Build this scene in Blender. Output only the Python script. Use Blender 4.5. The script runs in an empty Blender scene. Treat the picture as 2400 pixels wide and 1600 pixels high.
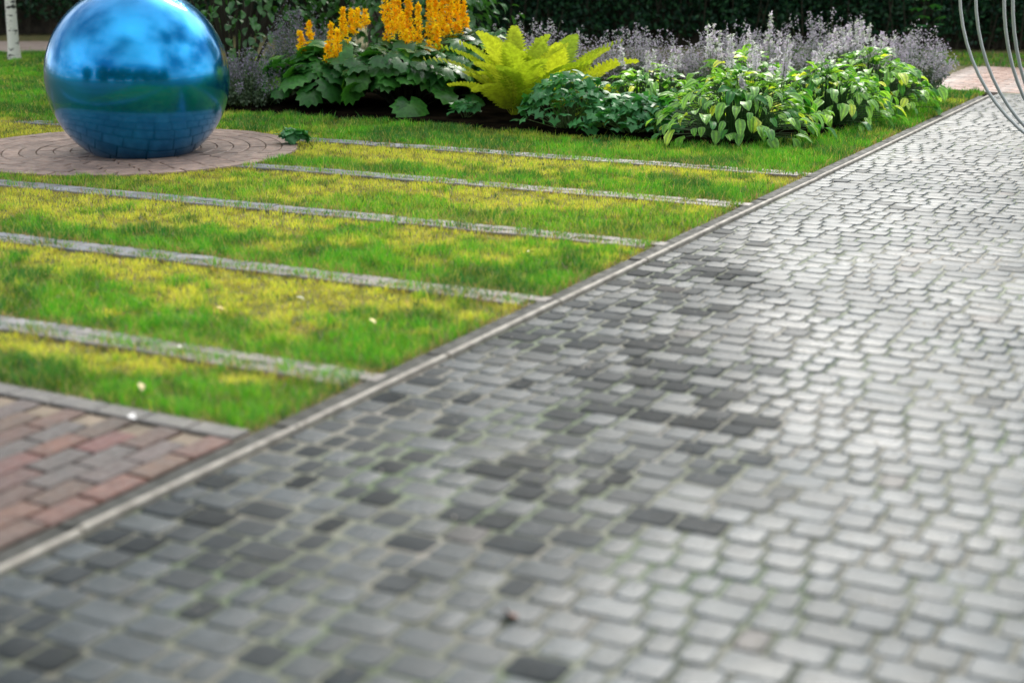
import bpy, math, random
import numpy as np
from mathutils import Matrix, Vector, Euler

random.seed(7)
rng = np.random.default_rng(11)
sc = bpy.context.scene
R = math.radians

# ------------------------------------------------------------------ camera
CAM_H = 1.6
cam_d = bpy.data.cameras.new('camera')
cam = bpy.data.objects.new('camera', cam_d)
sc.collection.objects.link(cam)
cam.location = (0, 0, CAM_H)
cam.rotation_euler = (R(90 - 15.4), 0, 0)
cam_d.sensor_width = 36.0
cam_d.lens = 51.8
cam_d.clip_start = 0.05
cam_d.clip_end = 2000
cam_d.dof.use_dof = True
cam_d.dof.focus_distance = 11.0
cam_d.dof.aperture_fstop = 1.4
sc.camera = cam

# ------------------------------------------------------------------ light
SUN_EL, SUN_AZ = 38.0, 14.0          # azimuth from +Y towards +X
wd = bpy.data.worlds.new('World')
sc.world = wd
wd.use_nodes = True
nt = wd.node_tree
for n in list(nt.nodes):
    nt.nodes.remove(n)
N = nt.nodes.new
L = nt.links.new
out = N('ShaderNodeOutputWorld')
bg = N('ShaderNodeBackground'); bg.inputs['Strength'].default_value = 0.12
sky = N('ShaderNodeTexSky'); sky.sky_type = 'NISHITA'; sky.sun_disc = False
sky.sun_elevation = R(SUN_EL); sky.sun_rotation = R(SUN_AZ)
tc = N('ShaderNodeTexCoord')
sep = N('ShaderNodeSeparateXYZ'); L(tc.outputs['Generated'], sep.inputs[0])
addz = N('ShaderNodeMath'); addz.operation = 'ADD'; addz.inputs[1].default_value = 0.22
mx = N('ShaderNodeMath'); mx.operation = 'MAXIMUM'; mx.inputs[1].default_value = 0.0
L(sep.outputs['Z'], mx.inputs[0]); L(mx.outputs[0], addz.inputs[0])
dx = N('ShaderNodeMath'); dx.operation = 'DIVIDE'; L(sep.outputs['X'], dx.inputs[0]); L(addz.outputs[0], dx.inputs[1])
dy = N('ShaderNodeMath'); dy.operation = 'DIVIDE'; L(sep.outputs['Y'], dy.inputs[0]); L(addz.outputs[0], dy.inputs[1])
cmb = N('ShaderNodeCombineXYZ'); L(dx.outputs[0], cmb.inputs[0]); L(dy.outputs[0], cmb.inputs[1]); cmb.inputs[2].default_value = 3.7
cn = N('ShaderNodeTexNoise'); cn.inputs['Scale'].default_value = 0.95; cn.inputs['Detail'].default_value = 8
cn.inputs['Roughness'].default_value = 0.6
L(cmb.outputs[0], cn.inputs['Vector'])
cr = N('ShaderNodeValToRGB')
cr.color_ramp.elements[0].position = 0.43; cr.color_ramp.elements[0].color = (0, 0, 0, 1)
cr.color_ramp.elements[1].position = 0.57; cr.color_ramp.elements[1].color = (1, 1, 1, 1)
L(cn.outputs['Fac'], cr.inputs[0])
# clouds glow towards the sun behind them
sd = (math.sin(R(SUN_AZ)) * math.cos(R(SUN_EL)), math.cos(R(SUN_AZ)) * math.cos(R(SUN_EL)), math.sin(R(SUN_EL)))
dot = N('ShaderNodeVectorMath'); dot.operation = 'DOT_PRODUCT'; dot.inputs[1].default_value = sd
L(tc.outputs['Generated'], dot.inputs[0])
dmx = N('ShaderNodeMath'); dmx.operation = 'MAXIMUM'; dmx.inputs[1].default_value = 0; L(dot.outputs['Value'], dmx.inputs[0])
pw = N('ShaderNodeMath'); pw.operation = 'POWER'; pw.inputs[1].default_value = 10; L(dmx.outputs[0], pw.inputs[0])
gl = N('ShaderNodeMath'); gl.operation = 'MULTIPLY_ADD'; gl.inputs[1].default_value = 30.0; gl.inputs[2].default_value = 9.5
L(pw.outputs[0], gl.inputs[0])
cn2 = N('ShaderNodeTexNoise'); cn2.inputs['Scale'].default_value = 0.7; cn2.inputs['Detail'].default_value = 4
L(cmb.outputs[0], cn2.inputs['Vector'])
cm2 = N('ShaderNodeMapRange'); cm2.inputs[1].default_value = .35; cm2.inputs[2].default_value = .65
cm2.inputs[3].default_value = .8; cm2.inputs[4].default_value = 2.3
L(cn2.outputs['Fac'], cm2.inputs[0])
glm = N('ShaderNodeMath'); glm.operation = 'MULTIPLY'; L(gl.outputs[0], glm.inputs[0]); L(cm2.outputs[0], glm.inputs[1])
gl = glm
cc = N('ShaderNodeCombineColor')
for i, k in enumerate((0.97, 0.99, 1.0)):
    m_ = N('ShaderNodeMath'); m_.operation = 'MULTIPLY'; m_.inputs[1].default_value = k
    L(gl.outputs[0], m_.inputs[0]); L(m_.outputs[0], cc.inputs[i])
mixc = N('ShaderNodeMix'); mixc.data_type = 'RGBA'
L(cr.outputs[0], mixc.inputs[0]); L(sky.outputs[0], mixc.inputs[6]); L(cc.outputs[0], mixc.inputs[7])
L(mixc.outputs[2], bg.inputs['Color']); L(bg.outputs[0], out.inputs['Surface'])

sun_d = bpy.data.lights.new('sun', 'SUN')
sun_d.energy = 3.0
sun_d.angle = R(16)
sun_d.color = (1.0, 0.95, 0.86)
sun = bpy.data.objects.new('sun', sun_d)
sc.collection.objects.link(sun)
sun.rotation_euler = Vector(sd).to_track_quat('Z', 'Y').to_euler()
sun.location = (4, 12, 12)

sc.view_settings.view_transform = 'Standard'
sc.view_settings.look = 'None'
sc.view_settings.exposure = 0.0
sc.view_settings.gamma = 1
sc.view_settings.use_curve_mapping = False
sc.cycles.max_bounces = 6
sc.cycles.transparent_max_bounces = 4

# ------------------------------------------------------------------ helpers
COL = sc.collection
CA, SA = math.cos(R(62)), math.sin(R(62))
T0 = 2.83
def LW(s, t):            # kerb frame: s along the kerb, t to the left of it
    n = t + T0
    return (s * CA - n * SA, s * SA + n * CA)
def WL(x, y):
    return (x * CA + y * SA, -x * SA + y * CA - T0)

def tag(o, label=None, cat=None, group=None, kind=None):
    if label: o['label'] = label
    if cat: o['category'] = cat
    if group: o['group'] = group
    if kind: o['kind'] = kind
    return o

def link(name, me, mat=None, parent=None, loc=None):
    if mat is not None and not me.materials:
        me.materials.append(mat)
    o = bpy.data.objects.new(name, me)
    COL.objects.link(o)
    if parent: o.parent = parent
    if loc: o.location = loc
    return o

def empty(name, loc, label, cat, group=None):
    o = bpy.data.objects.new(name, None)
    o.empty_display_size = 0.1
    COL.objects.link(o); o.location = loc
    return tag(o, label, cat, group)

def mesh(name, v, f, smooth=False, tint=None):
    me = bpy.data.meshes.new(name)
    me.from_pydata([tuple(p) for p in v], [], f)
    if smooth:
        me.polygons.foreach_set('use_smooth', [True] * len(me.polygons))
    settint(me, tint)
    me.update()
    return me

def settint(me, tint):
    if tint is None: return
    a = me.color_attributes.new('tint', 'FLOAT_COLOR', 'POINT')
    t = np.ones((len(me.vertices), 4), np.float32)
    t[:, :3] = tint
    a.data.foreach_set('color', t.ravel())

def bigmesh(name, V, F, k, tint=None, smooth=False):
    """V (n,3), F (m,k) all faces with k corners"""
    V = np.ascontiguousarray(V, np.float32); F = np.ascontiguousarray(F, np.int32)
    me = bpy.data.meshes.new(name)
    me.vertices.add(len(V)); me.vertices.foreach_set('co', V.ravel())
    me.loops.add(F.size); me.loops.foreach_set('vertex_index', F.ravel())
    me.polygons.add(len(F))
    me.polygons.foreach_set('loop_start', np.arange(0, F.size, k, dtype=np.int32))
    me.polygons.foreach_set('loop_total', np.full(len(F), k, np.int32))
    if smooth: me.polygons.foreach_set('use_smooth', np.ones(len(F), bool))
    me.update(calc_edges=True)
    settint(me, tint)
    return me

_lat = rng.random((256, 256))
def vnoise(x, y, sc_=1.0, off=0):
    x = np.asarray(x, float) * sc_ + 57.3 + off; y = np.asarray(y, float) * sc_ + 91.7 + off * 1.7
    xi = np.floor(x).astype(int); yi = np.floor(y).astype(int)
    fx = x - xi; fy = y - yi; fx = fx * fx * (3 - 2 * fx); fy = fy * fy * (3 - 2 * fy)
    g = lambda a, b: _lat[a % 256, b % 256]
    return (g(xi, yi) * (1 - fx) + g(xi + 1, yi) * fx) * (1 - fy) + (g(xi, yi + 1) * (1 - fx) + g(xi + 1, yi + 1) * fx) * fy
def fbm(x, y, s, off=0):
    return (vnoise(x, y, s, off) + .5 * vnoise(x, y, s * 2.1, off + 5) + .25 * vnoise(x, y, s * 4.3, off + 9)) / 1.75
def sstep(a, b, x):
    t = np.clip((x - a) / (b - a), 0, 1); return t * t * (3 - 2 * t)

# ------------------------------------------------------------------ materials
def nmat(name):
    m = bpy.data.materials.new(name); m.use_nodes = True
    t = m.node_tree; b = t.nodes['Principled BSDF']
    return m, t, b
def noise_col(t, b, c1, c2, scale, detail=6, lo=.35, hi=.65, tint=True, objcol=False, coord='pos', rough=None, bump=0, bscale=60):
    n = t.nodes.new; l = t.links.new
    src = n('ShaderNodeNewGeometry').outputs['Position'] if coord == 'pos' else n('ShaderNodeTexCoord').outputs['Object']
    no = n('ShaderNodeTexNoise'); no.inputs['Scale'].default_value = scale; no.inputs['Detail'].default_value = detail
    l(src, no.inputs['Vector'])
    r = n('ShaderNodeValToRGB')
    r.color_ramp.elements[0].position = lo; r.color_ramp.elements[0].color = (*c1, 1)
    r.color_ramp.elements[1].position = hi; r.color_ramp.elements[1].color = (*c2, 1)
    l(no.outputs['Fac'], r.inputs[0])
    res = r.outputs[0]
    def mul(a, bb):
        m = n('ShaderNodeMix'); m.data_type = 'RGBA'; m.blend_type = 'MULTIPLY'; m.inputs[0].default_value = 1
        l(a, m.inputs[6]); l(bb, m.inputs[7]); return m.outputs[2]
    if tint:
        a = n('ShaderNodeAttribute'); a.attribute_name = 'tint'; res = mul(res, a.outputs['Color'])
    if objcol:
        o = n('ShaderNodeObjectInfo'); res = mul(res, o.outputs['Color'])
    l(res, b.inputs['Base Color'])
    if rough:
        n2 = n('ShaderNodeTexNoise'); n2.inputs['Scale'].default_value = scale * 2.3; n2.inputs['Detail'].default_value = 5
        l(src, n2.inputs['Vector'])
        mr = n('ShaderNodeMapRange'); mr.inputs[1].default_value = .3; mr.inputs[2].default_value = .7
        mr.inputs[3].default_value = rough[0]; mr.inputs[4].default_value = rough[1]
        l(n2.outputs['Fac'], mr.inputs[0]); l(mr.outputs[0], b.inputs['Roughness'])
    if bump:
        n3 = n('ShaderNodeTexNoise'); n3.inputs['Scale'].default_value = bscale; n3.inputs['Detail'].default_value = 5
        l(src, n3.inputs['Vector'])
        bp = n('ShaderNodeBump'); bp.inputs['Strength'].default_value = bump; bp.inputs['Distance'].default_value = .004
        l(n3.outputs['Fac'], bp.inputs['Height']); l(bp.outputs[0], b.inputs['Normal'])
    return res

def leafmat(name, c1, c2, c3=None, rough=.4, trans=.35, vein=False, tint=False, spec=.5, tcol=(1.5, 1.6, .6)):
    m, t, b = nmat(name)
    n = t.nodes.new; l = t.links.new
    if tint:
        a = n('ShaderNodeAttribute'); a.attribute_name = 'tint'
        col = a.outputs['Color']
    else:
        oi = n('ShaderNodeObjectInfo')
        r = n('ShaderNodeValToRGB')
        r.color_ramp.elements[0].position = 0; r.color_ramp.elements[0].color = (*c1, 1)
        r.color_ramp.elements[1].position = .9 if c3 else 1; r.color_ramp.elements[1].color = (*c2, 1)
        if c3:
            e = r.color_ramp.elements.new(1.0); e.color = (*c3, 1)
        l(oi.outputs['Random'], r.inputs[0])
        # blotchy variation on the blade itself
        no = n('ShaderNodeTexNoise'); no.inputs['Scale'].default_value = 30
        l(n('ShaderNodeTexCoord').outputs['Object'], no.inputs['Vector'])
        mr = n('ShaderNodeMapRange'); mr.inputs[1].default_value = .3; mr.inputs[2].default_value = .7; mr.inputs[3].default_value = .75; mr.inputs[4].default_value = 1.25
        l(no.outputs['Fac'], mr.inputs[0])
        mm = n('ShaderNodeVectorMath'); mm.operation = 'SCALE'; l(r.outputs[0], mm.inputs[0]); l(mr.outputs[0], mm.inputs['Scale'])
        col = mm.outputs[0]
        if vein:
            a = n('ShaderNodeAttribute'); a.attribute_name = 'tint'
            mv = n('ShaderNodeMix'); mv.data_type = 'RGBA'; mv.blend_type = 'MULTIPLY'; mv.inputs[0].default_value = 1
            l(col, mv.inputs[6]); l(a.outputs['Color'], mv.inputs[7]); col = mv.outputs[2]
    l(col, b.inputs['Base Color'])
    b.inputs['Roughness'].default_value = rough
    b.inputs['Specular IOR Level'].default_value = spec
    if trans:
        tr = n('ShaderNodeBsdfTranslucent')
        tm = n('ShaderNodeMix'); tm.data_type = 'RGBA'; tm.blend_type = 'MULTIPLY'; tm.inputs[0].default_value = 1
        l(col, tm.inputs[6]); tm.inputs[7].default_value = (*tcol, 1)
        l(tm.outputs[2], tr.inputs['Color'])
        ms = n('ShaderNodeMixShader'); ms.inputs[0].default_value = trans
        l(b.outputs[0], ms.inputs[1]); l(tr.outputs[0], ms.inputs[2])
        l(ms.outputs[0], t.nodes['Material Output'].inputs['Surface'])
    return m

m_stone, t_, b_ = nmat('cobble_stone')
noise_col(t_, b_, (.022, .035, .041), (.056, .073, .083), 9, objcol=True, rough=(.34, .50), bump=.8, bscale=95)
b_.inputs['Specular IOR Level'].default_value = .5
# damp sheen varies softly over the plaza; stones painted with dark reflections mirror less
_n = t_.nodes.new; _l = t_.links.new
_no = _n('ShaderNodeTexNoise'); _no.inputs['Scale'].default_value = 1.3; _no.inputs['Detail'].default_value = 5
_l(_n('ShaderNodeNewGeometry').outputs['Position'], _no.inputs['Vector'])
_mr = _n('ShaderNodeMapRange'); _mr.inputs[1].default_value = .35; _mr.inputs[2].default_value = .65; _mr.inputs[3].default_value = .36; _mr.inputs[4].default_value = .54
_l(_no.outputs['Fac'], _mr.inputs[0])
_at = _n('ShaderNodeAttribute'); _at.attribute_name = 'tint'; _oi = _n('ShaderNodeObjectInfo')
_vm = _n('ShaderNodeVectorMath'); _vm.operation = 'MULTIPLY'; _l(_at.outputs['Color'], _vm.inputs[0]); _l(_oi.outputs['Color'], _vm.inputs[1])
_sx = _n('ShaderNodeSeparateXYZ'); _l(_vm.outputs[0], _sx.inputs[0])
_s1 = _n('ShaderNodeMapRange'); _s1.inputs[1].default_value = .25; _s1.inputs[2].default_value = .85; _s1.inputs[3].default_value = .12; _s1.inputs[4].default_value = .40
_l(_sx.outputs[1], _s1.inputs[0]); _l(_s1.outputs[0], b_.inputs['Specular IOR Level'])
_s2 = _n('ShaderNodeMapRange'); _s2.inputs[1].default_value = .2; _s2.inputs[2].default_value = .8; _s2.inputs[3].default_value = .3; _s2.inputs[4].default_value = 0
_l(_sx.outputs[1], _s2.inputs[0])
_ad = _n('ShaderNodeMath'); _ad.operation = 'ADD'; _l(_mr.outputs[0], _ad.inputs[0]); _l(_s2.outputs[0], _ad.inputs[1]); _l(_ad.outputs[0], b_.inputs['Roughness'])
m_joint, t_, b_ = nmat('joint_sand')
noise_col(t_, b_, (.045, .055, .022), (.13, .12, .095), 2.5, tint=False, rough=(.5, .7), bump=.6, bscale=200)
_n = t_.nodes.new; _l = t_.links.new
_no = _n('ShaderNodeTexNoise'); _no.inputs['Scale'].default_value = 1.6; _no.inputs['Detail'].default_value = 7
_l(_n('ShaderNodeNewGeometry').outputs['Position'], _no.inputs['Vector'])
_mr = _n('ShaderNodeMapRange'); _mr.inputs[1].default_value = .45; _mr.inputs[2].default_value = .62; _l(_no.outputs['Fac'], _mr.inputs[0])
_mx = _n('ShaderNodeMix'); _mx.data_type = 'RGBA'; _l(_mr.outputs[0], _mx.inputs[0])
_l(b_.inputs['Base Color'].links[0].from_socket, _mx.inputs[6]); _mx.inputs[7].default_value = (.045, .085, .02, 1)
_l(_mx.outputs[2], b_.inputs['Base Color'])
m_kerb, t_, b_ = nmat('dark_kerb')
noise_col(t_, b_, (.010, .012, .009), (.03, .03, .024), 8, tint=False, rough=(.6, .9), bump=.6, bscale=120)
m_edge, t_, b_ = nmat('pale_concrete_edging')
noise_col(t_, b_, (.22, .20, .17), (.40, .37, .32), 12, tint=False, rough=(.5, .8), bump=.4, bscale=90)
m_strip, t_, b_ = nmat('strip_paver')
noise_col(t_, b_, (.14, .145, .15), (.24, .243, .26), 7, tint=True, objcol=True, rough=(.45, .7), bump=.4, bscale=120)
m_brick, t_, b_ = nmat('red_brick_paver')
noise_col(t_, b_, (.75, .75, .75), (1.2, 1.15, 1.1), 14, tint=True, objcol=True, rough=(.4, .7), bump=.5, bscale=120)
m_dirt, t_, b_ = nmat('sandy_joint')
noise_col(t_, b_, (.12, .10, .075), (.24, .19, .14), 6, tint=False, rough=(.8, 1), bump=.6, bscale=160)
m_soil, t_, b_ = nmat('bed_soil')
noise_col(t_, b_, (.003, .0028, .002), (.012, .009, .006), 6, tint=False, rough=(.95, 1), bump=1, bscale=60)  # shade under the plants is put into the near-black soil colour
m_soil.node_tree.nodes['Principled BSDF'].inputs['Specular IOR Level'].default_value = 0
m_turf, t_, b_ = nmat('turf_soil')
noise_col(t_, b_, (.07, .085, .02), (.17, .14, .045), 6, tint=False, rough=(.9, 1), bump=.8, bscale=80)
m_far, t_, b_ = nmat('park_ground')
noise_col(t_, b_, (.03, .07, .015), (.09, .12, .03), .7, tint=False, rough=(.9, 1), bump=.8, bscale=30)
m_grass = leafmat('grass_blades', None, None, tint=True, rough=.45, trans=.35, tcol=(1.1, 1.15, .6), spec=.3)
m_hedge = leafmat('hedge_leaves', None, None, tint=True, rough=.5, trans=.06, spec=.25, tcol=(.9, 1.3, .7))
m_crown = leafmat('crown_leaves', None, None, tint=True, rough=.45, trans=.25, spec=.4)
m_catleaf = leafmat('catmint_leaves', None, None, tint=True, rough=.7, trans=.2, spec=.2, tcol=(1, 1, 1))
m_hosta = leafmat('hosta_leaf', (.025, .14, .032), (.24, .42, .12), (.62, .62, .10), rough=.42, trans=.38, vein=True, spec=.4)
m_lig = leafmat('ligularia_leaf', (.014, .075, .02), (.05, .18, .035), (.18, .34, .05), rough=.36, trans=.3, vein=True, spec=.4)
m_shrub = leafmat('shrub_leaf', (.02, .09, .025), (.07, .21, .05), rough=.35, trans=.28, vein=False, spec=.6)
m_fern = leafmat('fern_frond', (.30, .42, .03), (.60, .62, .06), rough=.5, trans=.45, spec=.3, tcol=(1.2, 1.25, .5))
m_mound = leafmat('columbine_leaf', (.03, .15, .05), (.07, .28, .08), rough=.45, trans=.3, spec=.4)
m_stem, t_, b_ = nmat('green_stem')
b_.inputs['Base Color'].default_value = (.10, .17, .05, 1); b_.inputs['Roughness'].default_value = .6
m_hstem, t_, b_ = nmat('hosta_stalk')
b_.inputs['Base Color'].default_value = (.03, .09, .02, 1); b_.inputs['Roughness'].default_value = .7
m_darkstem, t_, b_ = nmat('dark_stem')
b_.inputs['Base Color'].default_value = (.035, .03, .018, 1); b_.inputs['Roughness'].default_value = .8
m_yellow = leafmat('yellow_florets', None, None, tint=True, rough=.6, trans=.5, tcol=(1.35, 1.35, .6), spec=.2)
m_lilac = leafmat('lilac_florets', None, None, tint=True, rough=.7, trans=.3, tcol=(1, 1, 1), spec=.2)
m_bark, t_, b_ = nmat('brown_bark')
noise_col(t_, b_, (.02, .017, .012), (.07, .055, .04), 7, tint=False, rough=(.8, 1), bump=1, bscale=30)
m_birch, t_, b_ = nmat('birch_bark')
_n = t_.nodes.new; _l = t_.links.new
_tc = _n('ShaderNodeTexCoord'); _mp = _n('ShaderNodeMapping'); _mp.inputs['Scale'].default_value = (7, 7, 16)
_l(_tc.outputs['Object'], _mp.inputs[0])
_no = _n('ShaderNodeTexNoise'); _no.inputs['Scale'].default_value = 1.2; _no.inputs['Detail'].default_value = 4; _l(_mp.outputs[0], _no.inputs['Vector'])
_cr = _n('ShaderNodeValToRGB'); _cr.color_ramp.elements[0].position = .36; _cr.color_ramp.elements[0].color = (.03, .03, .03, 1)
_cr.color_ramp.elements[1].position = .44; _cr.color_ramp.elements[1].color = (.72, .72, .66, 1)
_l(_no.outputs['Fac'], _cr.inputs[0]); _l(_cr.outputs[0], b_.inputs['Base Color']); b_.inputs['Roughness'].default_value = .7
m_steel, t_, b_ = nmat('galvanised_tube')
b_.inputs['Base Color'].default_value = (.55, .57, .56, 1); b_.inputs['Metallic'].default_value = .6; b_.inputs['Roughness'].default_value = .45
m_white, t_, b_ = nmat('white_panel')
noise_col(t_, b_, (.6, .62, .65), (.75, .76, .78), 5, tint=False, rough=(.4, .6))
m_deadleaf, t_, b_ = nmat('fallen_leaf')
noise_col(t_, b_, (.9, .9, .9), (1.1, 1.1, 1.1), 9, tint=False, objcol=True, rough=(.5, .8))
# blue ball: metallic car-paint like blue under a clear coat
m_ball, t_, b_ = nmat('glossy_blue_paint')
noise_col(t_, b_, (.0, .21, .53), (.003, .29, .64), 2.0, tint=False, coord='obj')
b_.inputs['Metallic'].default_value = .9
b_.inputs['Roughness'].default_value = .2
b_.inputs['Coat Weight'].default_value = .5
b_.inputs['Coat Roughness'].default_value = .05
b_.inputs['Coat IOR'].default_value = 1.5

# ------------------------------------------------------------------ ground sheets
def sheet(name, pts, z, mat, parent=None, kind='structure'):
    me = mesh(name, [(x, y, z) for x, y in pts], [tuple(range(len(pts)))])
    o = link(name, me, mat, parent)
    if kind: o['kind'] = kind
    return o
sheet('ground', [(-600, -600), (600, -600), (600, 600), (-600, 600)], -.06, m_far)
S_END = 16.3
# lawn soil: left of the kerb
sheet('lawn_soil', [LW(-8, .12), LW(S_END, .12), LW(24, .12), LW(24, 22), LW(-8, 22)], -.012, m_turf)

# ------------------------------------------------------------------ cobbled pavement
def cobble(lx, ly, seed):
    """one worn stone: bevelled rounded block, top around z=0, length lx along x, ly along y"""
    r = random.Random(seed)
    def ring(hx, hy, c, z, dz=0):
        pts = [(hx - c, -hy), (hx, -hy + c), (hx, hy - c), (hx - c, hy), (-hx + c, hy), (-hx, hy - c), (-hx, -hy + c), (-hx + c, -hy)]
        return [(x + r.uniform(-.002, .002), y + r.uniform(-.002, .002), z + r.uniform(-dz, dz)) for x, y in pts]
    hx, hy = lx / 2, ly / 2
    v = ring(hx, hy, .014, -.05) + ring(hx, hy, .013, -.006) + ring(hx - .003, hy - .003, .014, -.0012, .0006) + ring(hx - .009, hy - .009, .015, 0, .0004) + [(0, 0, .0002)]
    f = []
    for k in range(3):
        for i in range(8):
            j = (i + 1) % 8
            f.append((k * 8 + i, k * 8 + j, (k + 1) * 8 + j, (k + 1) * 8 + i))
    for i in range(8):
        f.append((24 + i, 24 + (i + 1) % 8, 32))
    return v, f
pave = sheet('pavement', [LW(-8, 0), LW(S_END, 0), LW(S_END, -30), LW(-8, -30)], -.0042, m_joint)
def und(x, y):
    return (fbm(x, y, 1.1, 3) - .5) * .008
F_PX = 1024 * 51.8 / 36
def project(x, y, z=0):
    P = R(15.4)
    d = y * math.cos(P) - (z - CAM_H) * math.sin(P)
    u = y * math.sin(P) + (z - CAM_H) * math.cos(P)
    return 512 + F_PX * x / d, 341 - F_PX * u / d, d
stones = []
rows = np.arange(0.6, S_END - .02, .12)
for ri, s in enumerate(rows):
    t = -.002
    prev = None
    while True:
        ln = random.choice((.09, .09, .12, .12, .12, .15, .18))
        tc_ = t - ln / 2
        x, y = LW(s + .06, tc_)
        t -= ln
        if y < .4 or x > y * .36 + 3.0: break
        if s + .12 > S_END: break
        if y < 1.6 and x < 4 and y < 1.6: continue
        stones.append((s + .06, tc_, ln, x, y))
    # partial first gap filler
variants = {}
for ln in (.09, .12, .15, .18):
    for k in range(4):
        variants[(ln, k)] = cobble(ln - .011, .1145, int(ln * 1000) + k)
KD = {k: mesh('paving_stone', *v, smooth=True, tint=1.0) for k, v in variants.items()}
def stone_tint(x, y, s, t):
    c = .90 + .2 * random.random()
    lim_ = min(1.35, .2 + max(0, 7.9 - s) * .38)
    refl_band = (1 - float(sstep(lim_ - .15, lim_ + .25, np.array(-t)))) * (1 - float(sstep(7.6, 8.8, np.array(s))))  # dark tree and hedge reflections, painted into the stone colour
    if random.random() < (.16 + .38 * float(vnoise(x, y, 1.7, 77))) * refl_band: c *= random.uniform(.42, .8)
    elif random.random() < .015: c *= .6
    c *= 1 - .32 * refl_band
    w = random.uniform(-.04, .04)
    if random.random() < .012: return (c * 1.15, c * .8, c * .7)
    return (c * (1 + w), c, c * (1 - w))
scored = []
for st in stones:
    px, py, d = project(st[3], st[4])
    vis = d > .5 and -20 < px < 1044 and -20 < py < 702
    scored.append((st[2] * .12 / d ** 3 if vis else -1, st))
scored.sort(key=lambda a: -a[0])
ANG = R(62)
VV, FF4, FF3, TT = [], [], [], []
nb = 0
for idx, (sco, st) in enumerate(scored):
    s, t, ln, x, y = st
    k = (ln, random.randrange(4))
    e = .15
    gx = float(und(x + e, y) - und(x - e, y)) / (2 * e); gy = float(und(x, y + e) - und(x, y - e)) / (2 * e)
    rx = math.atan(gy) + random.gauss(0, .009); ry = -math.atan(gx) + random.gauss(0, .009)
    z = float(und(x, y)) + random.uniform(-.0015, .0015)
    # stone x axis lies along the course (perpendicular to the kerb)
    M = Matrix.Translation((x, y, z)) @ Euler((rx, ry, 0)).to_matrix().to_4x4() @ Matrix.Rotation(ANG + R(90) + random.gauss(0, .012), 4, 'Z')
    if random.random() < .5: M = M @ Matrix.Rotation(math.pi, 4, 'Z')
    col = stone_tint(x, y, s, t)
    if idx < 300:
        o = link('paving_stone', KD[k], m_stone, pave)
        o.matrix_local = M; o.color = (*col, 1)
    else:
        v, f = variants[k]
        A = np.array(M)
        v = np.array(v) @ A[:3, :3].T + A[:3, 3]
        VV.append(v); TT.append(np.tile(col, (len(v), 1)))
        FF3.append(nb)
        nb += len(v)
fa = np.array([q for q in variants[(.12, 0)][1] if len(q) == 4]); fb = np.array([q for q in variants[(.12, 0)][1] if len(q) == 3])
base = np.array(FF3)[:, None, None]
quads = (fa[None] + base).reshape(-1, 4); tris = (fb[None] + base).reshape(-1, 3)
V = np.concatenate(VV); tint = np.concatenate(TT)
tq = np.concatenate([quads[:, [0, 1, 2]], quads[:, [0, 2, 3]], tris])
o = link('paving_stones', bigmesh('paving_stones', V, tq, 3, tint, smooth=True), m_stone, pave); o['kind'] = 'stuff'

gx = rng.uniform(-1.5, 4.5, 9000); gy = rng.uniform(2.4, 13, 9000)
gt = -gx * SA + gy * CA - T0; gk = gt < -.01; gx, gy = gx[gk], gy[gk]
ng = len(gx); gs = rng.uniform(.0015, .005, ng)
gp = np.stack([gx, gy, np.full(ng, .002)], 1)
off4 = np.array([(1, 0, 0), (-.5, .87, 0), (-.5, -.87, 0), (0, 0, 1.1)])
GV = (gp[:, None] + off4[None] * gs[:, None, None] * rng.uniform(.6, 1.3, (ng, 4, 1))).reshape(-1, 3)
GF = ((np.arange(ng) * 4)[:, None, None] + np.array([(0, 1, 3), (1, 2, 3), (2, 0, 3)])).reshape(-1, 3)
gc = np.array([(.9, .8, .6), (.5, .4, .25), (.4, .5, .2), (1.4, 1.3, 1.2)])[rng.integers(0, 4, ng)]
o = link('grit', bigmesh('grit', GV, GF, 3, np.repeat(gc, 4, 0) * .3), m_brick, pave); o['kind'] = 'stuff'

# ------------------------------------------------------------------ kerb and edging
def boxv(x0, x1, y0, y1, z0, z1, bev=.006):
    b = bev
    v = [(x0, y0, z0), (x1, y0, z0), (x1, y1, z0), (x0, y1, z0), (x0, y0, z1 - b), (x1, y0, z1 - b), (x1, y1, z1 - b), (x0, y1, z1 - b),
         (x0 + b, y0 + b, z1), (x1 - b, y0 + b, z1), (x1 - b, y1 - b, z1), (x0 + b, y1 - b, z1)]
    f = [(0, 1, 5, 4), (1, 2, 6, 5), (2, 3, 7, 6), (3, 0, 4, 7), (4, 5, 9, 8), (5, 6, 10, 9), (6, 7, 11, 10), (7, 4, 8, 11), (8, 9, 10, 11)]
    return v, f
def frameM(s, t, z=0, jit=0):
    x, y = LW(s, t)
    return Matrix.Translation((x, y, z)) @ Matrix.Rotation(ANG + random.gauss(0, jit), 4, 'Z')
kerb = sheet('kerb', [LW(-4, -.004), LW(S_END, -.004), LW(S_END, .125), LW(-4, .125)], -.03, m_kerb)
ks = mesh('kerb_stone', *boxv(-.496, .496, .030, .118, -.1, .004, .008))
es = mesh('edging_stone', *boxv(-.4945, .4945, .002, .026, -.1, .016, .005))
for i in range(-2, 17):
    if i + .5 > S_END: break
    o = link('kerb_stone', ks, m_kerb, kerb); o.matrix_local = frameM(i + .3, 0, random.uniform(-.003, .003), .002)
    o = link('edging_stone', es, m_edge, kerb); o.matrix_local = frameM(i + .3, 0, random.uniform(-.003, .003), .003)

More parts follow.
